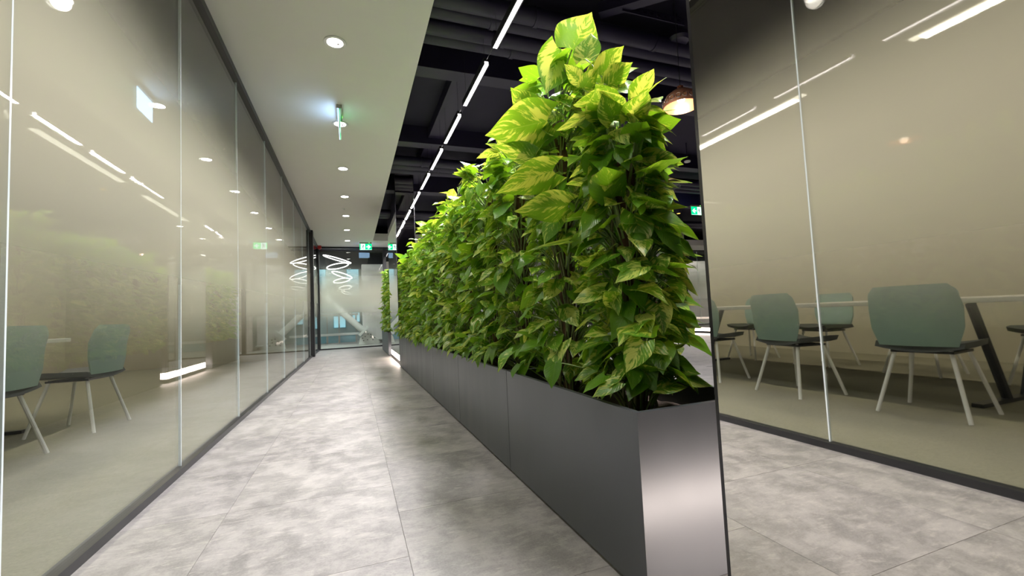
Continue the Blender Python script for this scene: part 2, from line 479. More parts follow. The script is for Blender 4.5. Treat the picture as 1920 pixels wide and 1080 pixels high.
# office shell
ob = box('wall_back', 'dark_wall', None, -5.3, 25.0, -5.1, -5.0, 0.0, DZ); tag(ob, 'dark wall behind the viewpoint', None, None, 'structure')
orr = box('wall_right', 'dark_wall', None, 25.0, 25.1, -5.1, 25.0, -0.12, DZ); tag(orr, 'dark far right wall of the open office', None, None, 'structure')
oe = box('wall_office', 'dark_wall', None, 8.5, 25.0, 24.0, 24.1, 0.0, DZ); tag(oe, 'dark end wall of the open office', None, None, 'structure')
os_ = box('wall_office_side', 'dark_wall', None, 8.5, 8.6, YF+0.05, 24.0, 0.0, DZ); tag(os_, 'dark side wall of the open office', None, None, 'structure')

# ------------------------------------------------------------------ space beyond the far glass
af = box('floor', 'grey_floor', None, -5.2, 8.5, YF+0.03, 24.0, -0.12, 0.0); tag(af, 'grey floor beyond the far glass', None, None, 'structure')
aw = box('wall_atrium', 'atrium_wall', None, -5.2, 8.5, 18.6, 18.7, 0.0, 4.5); tag(aw, 'grey green wall with blue windows beyond the far glass', None, None, 'structure')
al = box('wall_atrium_side', 'plaster_white', None, -5.3, -5.2, YF, 18.7, 0.0, 4.5); tag(al, 'pale side wall beyond the far glass', None, None, 'structure')
ac = box('ceiling', 'dark_ceiling', None, -5.2, 8.5, YF+0.1, 18.7, 3.25, 3.3); tag(ac, 'dark ceiling beyond the far glass', None, None, 'structure')
bh = box('trim_2', 'dark_wall', None, -5.2, 8.5, 16.2, 16.35, 2.62, 3.25); tag(bh, 'dark bulkhead beyond the far glass', None, None, 'structure')
pw = box('wall_pink', 'pink_wall', None, 1.06, 8.4, 15.0, 15.12, 0.0, 2.72); tag(pw, 'pinkish wall right of the white column beyond glass', None, None, 'structure')
wc = empty('white_column', (0.68, 15.7, 0)); tag(wc, 'white boxed column beyond the far glass beside the bolted brace', 'column')
box('shaft', 'plaster_white', wc, 0.33, 1.03, 15.55, 16.1, 0.0, 2.70, 0.01)
box('ledge', 'white_paint', wc, 0.62, 1.05, 15.45, 15.549, 0.10, 0.15, 0.01)
for i, (x0, x1, z0, z1, nm) in enumerate([(-1.55, -0.95, 2.0, 2.9, 'upper blue window at left'), (-0.2, 0.30, 1.75, 2.9, 'tall upper blue window beside the white column'),
                                   (-0.02, 0.30, 0.72, 1.14, 'small blue window behind the brace'), (-0.72, -0.24, 0.52, 1.02, 'low blue window behind the railing')]):
    w = empty('window_%d' % (i+1), ((x0+x1)/2, 18.58, z0)); tag(w, nm + ' beyond the far glass', None, None, 'structure')
    box('pane', 'window_glow', w, x0+.03, x1-.03, 18.57, 18.585, z0+.03, z1-.03)
    f = MB().box(x0, x0+.03, 18.55, 18.599, z0, z1).box(x1-.03, x1, 18.55, 18.599, z0, z1).box(x0+.03, x1-.03, 18.55, 18.599, z0, z0+.03).box(x0+.03, x1-.03, 18.55, 18.599, z1-.03, z1)
    f.build('window_frame', 'blue_glass', w)
rl = empty('railing', (-1.5, 17.0, 0)); tag(rl, 'grey metal balustrade beyond the far glass', 'railing')
box('handrail', 'grey_plastic', rl, -3.2, 0.2, 16.97, 17.03, 1.0, 1.06)
box('bottom_rail', 'white_paint', rl, -3.2, 0.3, 16.97, 17.03, 0.28, 0.36)
for px in (-3.0, -1.95, -0.86, -0.46, 0.12): box('post', 'grey_plastic', rl, px-.025, px+.025, 16.975, 17.025, 0.0, 1.0)
for p0, p1 in ((-2.97, -1.98), (-1.92, -0.9), (-0.83, -0.5), (-0.43, 0.09)): box('infill_panel', 'blue_glass', rl, p0, p1, 16.995, 17.005, 0.02, 0.27)
# bolted diagonal brace
br = empty('steel_brace', (0.45, 15.2, 0)); tag(br, 'white tubular diagonal brace with bolted gusset plate beyond the far glass', 'brace')
d = Vector((0.47+1.6, 0, 0.30-2.36)).normalized()
MB().tube([(-1.6, 15.2, 2.36), (0.40, 15.2, 0.37)], 0.105, 16).build('tube', 'steel_white', br, True)
u = d; v = Vector((d.z, 0, -d.x)); o0 = Vector((0.33, 15.14, 0.44))
MB().poly_prism([(-.03,-.2),(.05,-.2),(.05,.2),(-.03,.2)], (o0 - Vector((0,.06,0)), u, v, Vector((0,1,0))), .24).build('end_plate', 'steel_white', br, bevel=.006)
MB().poly_prism([(.12,.1),(.55,.1),(.86,.28),(.84,.03),(.5,.53),(.3,.52)][:0] or [(.17,.0),(.86,.0),(.80,.14),(.62,.32),(.47,.44),(.22,.22)], (Vector((0,15.19,0)), Vector((1,0,0)), Vector((0,0,1)), Vector((0,1,0))), .04).build('gusset_plate', 'steel_white', br, bevel=.004)
for bxz in [(.38,.25),(.47,.33),(.55,.22),(.62,.13),(.45,.14),(.33,.12),(.68,.2),(.56,.31),(.30,.2)]:
    b = MB(); b.tube([(bxz[0],15.165,bxz[1]),(bxz[0],15.188,bxz[1])], .02, 6); b.build('bolt', 'bolt_grey', br)
# ring pendants
rings = [((-.42,15.0,2.80), .43, (2, 17, 0), 'topmost tilted'), ((-.41,15.0,2.575), .33, (-7, -11, 0), 'second from top'), ((-.285,15.05,2.29), .32, (-6, 19, 0), 'third from top'),
         ((-.295,15.0,2.105), .25, (-10, -10, 0), 'fourth from top'), ((-.20,15.1,1.88), .19, (-14, -8, 0), 'fifth from top'), ((-.175,15.1,1.71), .14, (-14, 20, 0), 'lowest and smallest')]
for c, R, rot, nm in rings:
    e = empty('ring_light', c); tag(e, 'glowing white ring light beyond far glass, %s of the cluster' % nm, 'pendant light', 'ring lights beyond the far glass')
    rm = Matrix.Rotation(math.radians(rot[1]), 3, 'Y') @ Matrix.Rotation(math.radians(rot[0]), 3, 'X')
    MB().torus(c, R, .015, rm).build('ring', 'ring_light', e, True)
    for a in (0.4, 2.5, 4.6):
        p = Vector(c) + rm @ Vector((R*math.cos(a), R*math.sin(a), .022))
        MB().tube([p, (c[0]+.1*math.cos(a), c[1]+.1*math.sin(a), 3.249)], .0015, 4).build('suspension_wire', 'black_frame', e)
def area(name, loc, size, watts, col, rot=(0,0,0), sizey=None, spread=None, parent=None):
    L = bpy.data.lights.new(name, 'AREA'); L.energy = watts; L.color = col; L.size = size
    if sizey: L.shape = 'RECTANGLE'; L.size_y = sizey
    if spread: L.spread = math.radians(spread)
    o = bpy.data.objects.new(name, L); COL.objects.link(o); o.location = loc; o.rotation_euler = [math.radians(a) for a in rot]
    if parent: o.parent = parent; o.matrix_parent_inverse = Matrix.Translation(-Vector(parent.location))
    return o
def ceiling_panel(x, y, z, sx, sy, watts, label, group, col=(1.0, 0.90, 0.70)):
    e = empty('ceiling_panel_light', (x, y, z)); tag(e, label, 'ceiling light', group)
    box('diffuser', 'panel_light', e, x-sx/2+.02, x+sx/2-.02, y-sy/2+.02, y+sy/2-.02, z-.015, z-.008)
    box('frame', 'white_paint', e, x-sx/2, x+sx/2, y-sy/2, y+sy/2, z-.008, z)
    area('panel_lamp', (x, y, z-.03), sx*.9, watts, col, (0,0,0), sy*.9, None, e)
for i, y in enumerate((-1.6, 1.2, 4.0, 6.8, 9.4)):
    ceiling_panel(-3.1, y, CZ+.02, .12, 1.9, ROOM_W, 'flat ceiling panel light over the meeting room, number %s along the table line' % ('one','two','three','four','five')[i], 'meeting room panel lights')
ceiling_panel(-1.7, 14.1, 3.25, .3, 1.2, 95, 'added fill panel light beyond far glass, left of the ring lights', 'added fill lights beyond the far glass', (0.88, 1.0, 0.97))  # fill lamp added to brighten the brace and the frosted film
ceiling_panel(4.4, 14.2, 3.25, .6, .8, 30, 'added fill panel light beyond far glass, over the pinkish wall', 'added fill lights beyond the far glass', (0.88, 1.0, 0.97))  # fill lamp added behind the film glass
ceiling_panel(-1.2, 17.6, 3.25, .6, 1.2, 26, 'added fill panel light beyond far glass, behind the railing', 'added fill lights beyond the far glass', (0.88, 1.0, 0.97))  # fill lamp added to brighten the space behind the railing

# ------------------------------------------------------------------ dark ceiling services
def duct(y, z, r, label, x0=0.58, x1=14.0):
    e = empty('air_duct', (x0, y, z)); tag(e, label, 'duct', 'dark ducts across the open ceiling')
    MB().tube([(x0, y, z), (x1, y, z)], r, 16).build('pipe', 'dark_duct', e, True)
    k = 0; x = x0 + 0.5 + (y*7.3 % 1)*.5
    while x < 6.5:
        MB().tube([(x-.02, y, z), (x+.02, y, z)], r+.008, 16).build('joint_collar', 'dark_duct', e, True); x += 1.25
    return e
for i, y in enumerate((3.28, 3.46, 3.64, 3.82)):
    duct(y, 3.34 + .03*(i % 2), .075, 'dark round duct of the near bundle, %s from the viewer' % ('first','second','third','fourth')[i])
for i, y in enumerate((7.0, 7.22, 7.44)):
    duct(y, 3.33, .075, 'dark round duct of the middle bundle, %s from the viewer' % ('first','second','third')[i])
for i, y in enumerate((10.6, 10.9)):
    duct(y, 3.33, .08, 'dark round duct of the far bundle, %s from the viewer' % ('first','second')[i])
def beam(name, label, x0, x1, y0, y1, z0, z1):
    o = box(name, 'dark_duct', None, x0, x1, y0, y1, z0, z1, .004); tag(o, label, 'beam', 'dark beams under the open ceiling')
beam('ceiling_beam', 'dark cross beam between near and middle duct bundles', .58, 14, 4.32, 4.52, 3.36, DZ)
beam('ceiling_beam', 'dark cross beam just before the middle duct bundle', .58, 14, 6.3, 6.5, 3.36, DZ)
beam('ceiling_beam', 'dark cross beam behind the middle duct bundle', .58, 14, 8.6, 8.85, 3.30, DZ)
beam('ceiling_duct', 'long dark rectangular duct running above the linear lights', 1.12, 1.42, 4.53, 12.2, 3.45, 3.6)
beam('ceiling_channel', 'narrow dark channel running lengthwise behind the plants', 2.1, 2.22, 4.53, 12.2, 3.40, 3.5)
ch = empty('cable_channel', (2.6, 3.1, 3.42)); tag(ch, 'dark perforated cable channel under the ceiling above near plant', 'cable tray')
box('rail', 'dark_duct', ch, 2.3, 2.98, 3.06, 3.07, 3.40, 3.47); box('rail', 'dark_duct', ch, 2.3, 2.98, 3.07, 3.14, 3.465, 3.47)
for k in range(8): box('slot', 'dark_ceiling', ch, 2.36+k*.076, 2.40+k*.076, 3.056, 3.0599, 3.42, 3.445)
for hx in (2.4, 2.9): MB().tube([(hx, 3.1, 3.47), (hx, 3.1, DZ)], .006, 6).build('hanger_rod', 'dark_duct', ch)
db = bpy.data.objects.new('ceiling_brace', MB().poly_prism([(-.05,0),(.05,0),(.05,.09),(-.05,.09)], (Vector((2.15, 3.2, 3.42)), Vector((.7,.7,0)), Vector((0,0,1)), Vector((.75,-.66,0))), 1.4).mesh('ceiling_brace', 'dark_duct'))
COL.objects.link(db); tag(db, 'dark diagonal beam below the ceiling above the tallest leaves', 'beam')
dm = empty('ceiling_speaker', (3.03, 3.2, 3.36)); tag(dm, 'dark round ceiling speaker above the copper pendant', 'speaker')
MB().lathe([(.09,.0),(.11,.03),(.10,.07)], (3.03, 3.2, 3.33), 24).build('body', 'dark_duct', dm, True)
MB().tube([(3.03, 3.2, 3.40), (3.03, 3.2, DZ)], .006, 6).build('hanger_rod', 'dark_duct', dm)

# ------------------------------------------------------------------ linear lights
LX, LZ = 1.17, 3.03
ords = ['nearest', 'second', 'third', 'fourth', 'fifth', 'sixth', 'seventh', 'eighth', 'ninth', 'tenth', 'eleventh', 'twelfth']
k = 0
for i in range(-3, 9):
    if i == 5: continue
    y0 = 3.537 + 1.037*i; y1 = y0 + .803
    if i == -3: y0 = .76                       # unseen short end piece beside the near column, added to light nearby plants
    e = empty('linear_light', (LX, (y0+y1)/2, LZ)); tag(e, 'glowing white linear light bar above the plants, %s along the line' % ords[k], 'linear light', 'linear lights above the plants'); k += 1
    MB().box(LX-.026, LX+.026, y0, y1, LZ, LZ+.03).box(LX-.026, LX-.0185, y0, y1, LZ-.03, LZ-.0001).box(LX+.0185, LX+.026, y0, y1, LZ-.03, LZ-.0001).build('housing', 'black_frame', e)
    b = MB(); b.box(LX-.018, LX+.018, y0+.004, y1-.004, LZ-.027, LZ-.0005); b.build('diffuser', 'led_bar', e, bevel=.004)
    area('bar_lamp', (LX, (y0+y1)/2, LZ-.031), .034, LED_BAR_W*(y1-y0)/.803, (1.0, .95, .96), (0,0,0), y1-y0-.02, 160, e)
    MB().tube([(LX, y1, LZ+.012), (LX, y1+.234, LZ+.012)], .003, 6).build('link_rod', 'black_frame', e)
    for yy in (y0+.06, y1-.06): MB().tube([(LX, yy, LZ+.03), (LX, yy, DZ)], .0015, 4).build('suspension_wire', 'black_frame', e)

# ------------------------------------------------------------------ recessed downlights
def downlight(x, y, z, label, watts, group):
    e = empty('downlight', (x, y, z)); tag(e, label, 'downlight', group)
    MB().lathe([(.058,-.001),(.082,-.001),(.085,-.006),(.080,-.010),(.060,-.008),(.058,-.001)], (x,y,z), 32, False, False).build('trim_ring', 'white_paint', e, True)
    MB().lathe([(.0565,-.006),(.056,-.0015)], (x,y,z), 32).build('lens', 'lens_light', e, True)
    MB().lathe([(.012,-.016),(.014,-.0062)], (x+.022,y,z), 12).build('reflector_core', 'chrome', e, True)
    L = bpy.data.lights.new('downlight_lamp', 'SPOT'); L.energy = watts; L.color = (1.0, .94, .86); L.spot_size = math.radians(135); L.spot_blend = .9; L.shadow_soft_size = .05
    lo = bpy.data.objects.new('downlight_lamp', L); COL.objects.link(lo); lo.location = (x, y, z-.03); lo.parent = e; lo.matrix_parent_inverse = Matrix.Translation(-Vector(e.location))
ys = [-.94, .53, 2.0, 3.47, 4.95, 6.43, 7.9, 9.36, 10.83, 12.3]
names = [None]*12
for i, y in enumerate(ys):
    if y < 1: lab = 'round recessed downlight in white ceiling behind the viewpoint, %s back' % ['second','first'][i]
    elif y < 2.5: lab = 'round recessed downlight in white ceiling just above the top of the view'
    else: lab = 'round lit recessed downlight in white corridor ceiling, %s from the viewer' % ['first','second','third','fourth','fifth','sixth','seventh'][i-3]
    downlight(-.078, y, CZ, lab, DOWNLIGHT_W, 'corridor downlights')
for i, (x, y) in enumerate([(11.4, 12.4), (12.2, 13.8), (11.0, 14.6)]):
    downlight(x, y, CZ, 'recessed downlight in far white office ceiling, %s' % ['right of the leaves', 'beyond the first', 'deepest'][i], 40, 'office downlights')
sp = empty('sprinkler', (-.1, 8.77, CZ)); tag(sp, 'tiny white sprinkler head between fourth and fifth downlight', 'sprinkler')
MB().lathe([(.03,-.004),(.032,0)], (-.1,8.77,CZ), 16).build('rosette', 'white_paint', sp, True)
MB().lathe([(.012,-.03),(.008,-.004)], (-.1,8.77,CZ), 12).build('head', 'chrome', sp, True)

# ------------------------------------------------------------------ exit signs
def exit_sign(origin, u, n, mirror, label, z, w=.32, hgt=.175, drop=None):
    """origin: centre of top edge; u: unit vector reading left to right on the front; n: front normal"""
    o = Vector(origin); u = Vector(u); n = Vector(n); up = Vector((0,0,1))
    e = empty('exit_sign', o); tag(e, label, 'exit sign')
    MB().poly_prism([(-w/2, 0), (w/2, 0), (w/2, .035), (-w/2, .035)], (o - n*.025, u, up, n), .05).build('mounting_bar', 'grey_plastic', e, bevel=.003)
    MB().poly_prism([(w*.28-.008,.012),(w*.28+.008,.012),(w*.28+.008,.028),(w*.28-.008,.028)], (o + n*.0252, u, up, n), .003).build('status_lamp', 'status_green', e)
    pl = MB().poly_prism([(-w/2, -hgt), (w/2, -hgt), (w/2, -.001), (-w/2, -.001)], (o - n*.004, u, up, n), .008).build('acrylic_plate', 'acrylic_edge', e)
    MB().poly_prism([(-w/2+.003, -hgt+.003), (w/2-.003, -hgt+.003), (w/2-.003, -.004), (-w/2+.003, -.004)], (o - n*.0062, u, up, n), .002).build('back_face', 'sign_blue', e)
    MB().poly_prism([(-w/2+.003, -hgt+.003), (w/2-.003, -hgt+.003), (w/2-.003, -.004), (-w/2+.003, -.004)], (o + n*.0042, u, up, n), .002).build('green_face', 'sign_green', e)
    s = -1 if mirror else 1
    def F(pts): 
        q = [(s*a, b) for a, b in pts]; return q if s > 0 else q[::-1]
    fr = (o + n*.0064, u, up, n); h = hgt
    MB().poly_prism(F([(-.13,-h+.006),(-.015,-h+.006),(-.015,-.006),(-.13,-.006)]), fr, .0012).build('door_panel', 'sign_white', e)
    cy = -h/2
    MB().poly_prism(F([(.015,cy-.016),(.075,cy-.016),(.045,cy-.055),(.078,cy-.055),(.138,cy),(.078,cy+.055),(.045,cy+.055),(.075,cy+.016),(.015,cy+.016)]), fr, .0012).build('arrow', 'sign_white', e)
    MB().poly_prism(F([(-w/2+.004,-h+.004),(w/2-.004,-h+.004),(w/2-.004,-h+.011),(-w/2+.004,-h+.011)]), (o + n*.0078, u, up, n), .0008).build('edge_glow', 'sign_white', e)
    fr2 = (o + n*.0078, u, up, n)
    head = [(-.062+.012*math.cos(a*math.pi/5), cy+.048+.012*math.sin(a*math.pi/5)) for a in range(10)]
    mb = MB().poly_prism(F(head), fr2, .001)
    for pts in ([(-.085,cy-.005),(-.07,cy-.012),(-.05,cy+.03),(-.068,cy+.036)],      # torso
                [(-.068,cy+.034),(-.095,cy+.026),(-.108,cy+.004),(-.100,cy+.001),(-.088,cy+.019),(-.066,cy+.024)],   # rear arm
                [(-.056,cy+.033),(-.046,cy+.012),(-.026,cy+.014),(-.026,cy+.006),(-.051,cy+.003),(-.062,cy+.022)],   # front arm
                [(-.084,cy-.004),(-.098,cy-.032),(-.122,cy-.044),(-.118,cy-.053),(-.090,cy-.041),(-.072,cy-.008)],   # rear leg
                [(-.078,cy-.006),(-.058,cy-.030),(-.066,cy-.066),(-.056,cy-.068),(-.046,cy-.028),(-.064,cy-.004)]):  # front leg
        mb.poly_prism(F(pts), fr2, .001)
    mb.build('running_figure', 'sign_figure', e)
    return e
exit_sign((.39, 12.55, CZ-.036), (1,0,0), (0,-1,0), False, 'green exit sign with arrow right hanging before the far glass', CZ)
s2 = exit_sign((-.078, 4.66, CZ-.036), (0,1,0), (1,0,0), False, 'exit sign seen edge on below the near white ceiling', CZ, .32, .2)
s3 = exit_sign((7.75, 8.0, 3.12), Vector((1,.0,0)), (0,-1,0), True, 'green exit sign with arrow left in the dark office', 3.3, .33, .2)
for xx in (7.64, 7.86): MB().tube([(xx, 8.0, 3.155), (xx, 8.0, DZ)], .004, 6).build('hanger_rod', 'black_frame', s3)

fa = empty('fire_sounder', (-.80, 13.2, CZ)); tag(fa, 'small red fire alarm box under the ceiling in the far left corner', 'fire alarm')
box('body', 'red_plastic', fa, -.885, -.775, 13.14, 13.25, CZ-.085, CZ-.002, .008)
MB().lathe([(.03,-.02),(.034,0)], (-.83,13.195,CZ-.085), 16).build('lens', 'red_plastic', fa, True)

# ------------------------------------------------------------------ mirror columns with glowing base
def mirror_column(x0, x1, y0, y1, label, z1=DZ-.002):
    e = empty('mirror_column', ((x0+x1)/2, (y0+y1)/2, 0)); tag(e, label, 'column', 'mirror clad columns')
    t = .006; tr = .009
    box('core', 'black_frame', e, x0+.02, x1-.02, y0+.02, y1-.02, 0.0, z1)
    zb = .155
    box('plinth', 'black_frame', e, x0+.004, x1-.004, y0+.004, y1-.004, .001, .055)
    box('mirror_panel', 'mirror', e, x0, x0+.0195, y0+tr, y1-tr, zb, z1)
    box('mirror_panel', 'mirror', e, x1-.0195, x1, y0+tr, y1-tr, zb, z1)
    box('mirror_panel', 'mirror', e, x0+tr, x1-tr, y0, y0+.0195, zb, z1)
    box('mirror_panel', 'mirror', e, x0+tr, x1-tr, y1-.0195, y1, zb, z1)
    for cx in (x0, x1-tr):
        for cy in (y0, y1-tr): box('corner_trim', 'mirror_edge', e, cx, cx+tr, cy, cy+tr, zb, z1)
    s = MB()
    s.box(x0+.006, x0+.018, y0+.006, y1-.006, .06, .15).box(x1-.018, x1-.006, y0+.006, y1-.006, .06, .15)
    s.box(x0+.018, x1-.018, y0+.006, y0+.018, .06, .15).box(x0+.018, x1-.018, y1-.018, y1-.006, .06, .15)
    s.build('light_strip', 'led_strip', e)
    return e
mirror_column(XF-.001, 1.50, -.95, .725, 'mirror clad column standing before the near planter end')
mirror_column(XF+.03, 1.08, 7.72, 9.45, 'mirror clad column with glowing base at far end of planter row')
mirror_column(9.10, 9.75, 8.6, 9.95, 'mirror clad column with glowing base in the open office')

# ------------------------------------------------------------------ planters
PW = .46; PH = .496; PL = 1.0683
def planter(y0, y1, label):
    e = empty('planter_box', (XF+PW/2, (y0+y1)/2, 0)); tag(e, label, 'planter', 'row of grey metal planters')
    g = .0025; t = .018; a, b = y0+g, y1-g; x0, x1 = XF, XF+PW
    O = Vector((0,0,.012)); fr = (O, Vector((1,0,0)), Vector((0,1,0)), Vector((0,0,1))); hh = PH-.012; q = .0003
    def panel(nm, pts): MB().poly_prism(pts, fr, hh).build(nm, 'planter_paint', e)
    panel('front_panel', [(x0,a),(x0+t,a+t),(x0+t,b-t),(x0,b)]); panel('back_panel', [(x1,a),(x1,b),(x1-t,b-t),(x1-t,a+t)])
    panel('end_panel', [(x0+q,a),(x1-q,a),(x1-t-q,a+t),(x0+t+q,a+t)]); panel('end_panel', [(x0+q,b),(x0+t+q,b-t),(x1-t-q,b-t),(x1-q,b)])
    box('base', 'black_frame', e, x0+.012, x1-.012, a+.012, b-.012, 0.0, .0115)
    n = 14; mb = MB(); ww = x1-x0-2*t; ll = b-a-2*t
    r = random.Random(int(y0*100))
    for i in range(n+1):
        for j in range(n+1):
            mb.v.append((x0+t+ww*i/n, a+t+ll*j/n, .405+r.uniform(-.008,.012)))
    for i in range(n):
        for j in range(n): mb.f.append((i*(n+1)+j, (i+1)*(n+1)+j, (i+1)*(n+1)+j+1, i*(n+1)+j+1))
    mb.build('soil', 'soil', e, True)
    return e
pn = ['nearest grey metal planter with its end panel facing the viewer', 'grey metal planter second from the viewer', 'grey metal planter third from the viewer',
      'grey metal planter fourth from the viewer', 'grey metal planter fifth from the viewer', 'grey metal planter sixth from the viewer, next to far mirror column']
for i in range(6): planter(1.0+PL*i, 1.0+PL*(i+1), pn[i])
planter(9.72, 9.72+PL, 'grey metal planter beyond the far mirror column, nearer one')
planter(9.72+PL, 9.72+2*PL, 'grey metal planter beyond the far mirror column, farther one')

# ------------------------------------------------------------------ pothos leaves
WPROF = [(0,.30),(.08,.405),(.18,.475),(.30,.50),(.42,.475),(.55,.405),(.68,.305),(.80,.19),(.90,.095),(1,.0)]
def wprof(t):
    for (a, wa), (b, wb) in zip(WPROF[:-1], WPROF[1:]):
        if t <= b: return wa + (wb-wa)*(t-a)/(b-a)
    return 0.0
def leaf_geom(width, fold, droop, twist, wave, rows, across):
    """unit leaf: base of blade at origin, midrib along +y, face +z"""
    vs, uvs, fs = [], [], []
    ts = [((i/rows)**.92) for i in range(rows)]
    for i, t in enumerate(ts):
        w = wprof(t)*width
        for j in range(across+1):
            s = -1 + 2*j/across
            a = abs(s)
            x = s*w
            y = t - .17*(a**1.6)*(1-t)**3
            if i == 0 : y -= .04*a
            z = fold*w*(a**1.3) + wave*math.sin(t*9+s*2.2)*a*w
            z += -droop*(y**2) - .10*(a**4)*w
            tw = twist*t*s*w
            vs.append((x, y, z+tw)); uvs.append((s*.5+.5, t))
    vs.append((twist*.06, 1.03, -droop*1.06)); uvs.append((.5, 1.0))
    for i in range(rows-1):
        for j in range(across):
            q = i*(across+1)+j; fs.append((q, q+1, q+across+2, q+across+1))
    last = (rows-1)*(across+1); tip = len(vs)-1
    for j in range(across): fs.append((last+j, last+j+1, tip))
    return vs, fs, uvs
def add_uv(me, uvs_by_vert, seeds=None, bonus=0.0):
    ul = me.uv_layers.new(name='leaf')
    flat = []
    for lp in me.loops: flat += uvs_by_vert[lp.vertex_index]
    ul.data.foreach_set('uv', flat)
    at = me.attributes.new('leaf_seed', 'FLOAT', 'POINT')
    at.data.foreach_set('value', seeds or [0.0]*len(me.vertices))
    ab = me.attributes.new('leaf_bonus', 'FLOAT', 'POINT'); ab.data.foreach_set('value', [bonus]*len(me.vertices))
    me.polygons.foreach_set('use_smooth', [True]*len(me.polygons))
LEAVES = []
lr = random.Random(5)
for k in range(14):
    gm = leaf_geom(lr.uniform(.66,.86), lr.uniform(.05,.55), lr.uniform(.06,.40), lr.uniform(-.5,.5), lr.uniform(.0,.14), 7, 4)
    me = bpy.data.meshes.new('leaf'); me.from_pydata(gm[0], [], gm[1]); add_uv(me, gm[2]); me.materials.append(MATS['pothos_leaf'])
    LEAVES.append((me, gm))
def hero_mesh(width, fold, droop, twist, wave):
    gm = leaf_geom(width, fold, droop, twist, wave, 14, 8)
    me = bpy.data.meshes.new('leaf'); me.from_pydata(gm[0], [], gm[1]); add_uv(me, gm[2], None, 0.235); me.materials.append(MATS['pothos_leaf'])
    return me
def leaf_matrix(base, dirv, nrm, L):
    d = dirv.normalized(); n = (nrm - d*nrm.dot(d)).normalized(); x = d.cross(n)
    return Matrix(((x.x*L, d.x*L, n.x*L, base.x), (x.y*L, d.y*L, n.y*L, base.y), (x.z*L, d.z*L, n.z*L, base.z), (0,0,0,1)))

HERO = [  # blade base, tip, width ratio, extra facing (0 = faces up, 1 = faces the corridor viewer)
((0.862,1.489,1.840),(0.953,1.492,2.000),1.10,-.9),
((0.862,1.393,1.747),(0.890,1.396,1.861),0.95,.9),
((0.872,1.613,1.917),(0.807,1.650,1.721),0.80,-.9),
((0.800,1.628,1.595),(0.555,1.722,1.550),0.84,-.9),
((0.785,1.736,1.663),(0.702,1.759,1.792),0.90,-.9),
((0.769,1.723,1.470),(0.608,1.757,1.527),0.66,-.9),
((0.774,1.546,1.349),(0.556,1.632,1.283),0.66,-.9),
((0.802,1.493,1.193),(0.609,1.564,1.194),0.70,-.9),
((0.793,1.561,1.174),(0.734,1.591,1.060),0.85,.8),
((0.784,1.466,1.048),(0.618,1.561,1.024),0.60,.3),
((0.960,1.323,1.604),(1.069,1.282,1.613),0.85,.8),
((0.987,1.370,1.703),(1.078,1.356,1.733),0.90,.8),
((0.956,1.247,1.139),(1.115,1.188,1.139),0.70,.6),
((0.991,1.217,1.071),(1.118,1.193,1.036),0.65,.4),
((1.020,1.213,0.966),(1.143,1.167,0.962),0.66,.3),
((0.843,1.111,0.907),(0.748,1.117,0.863),0.75,.6),
((0.799,1.067,0.681),(0.735,1.074,0.601),0.85,.7),
((0.832,1.085,0.707),(0.741,1.086,0.712),0.80,.5),
((0.795,1.250,0.846),(0.690,1.291,0.810),0.75,.6),
((0.745,1.128,0.560),(0.669,1.158,0.525),0.70,.5),
((0.962,1.111,0.560),(1.061,1.077,0.530),0.70,.5),
((0.873,1.114,0.530),(0.962,1.080,0.540),0.70,.4),
((0.874,1.291,1.428),(0.912,1.337,1.484),1.2,.6),
((0.828,1.362,1.423),(0.754,1.359,1.400),0.75,.6),
((0.831,1.325,1.134),(0.752,1.339,1.048),0.75,.6),
((0.992,1.211,0.808),(1.103,1.170,0.802),0.66,.3),
((1.004,1.192,0.879),(1.105,1.157,0.829),0.66,.3),
((0.928,1.232,1.200),(0.885,1.200,1.106),0.70,.6),
((0.895,1.343,1.653),(0.973,1.329,1.766),0.85,-.7),
((0.886,1.389,1.660),(0.942,1.363,1.743),0.90,-.7),
((0.822,1.353,1.600),(0.870,1.330,1.671),0.85,-.7),
((0.906,1.321,1.606),(0.994,1.304,1.696),0.85,-.7),
((0.830,1.400,1.657),(0.783,1.413,1.720),0.80,-.7),
]
VIEW = Vector((-.55, -.80, .12)).normalized()     # towards where one walks up the corridor

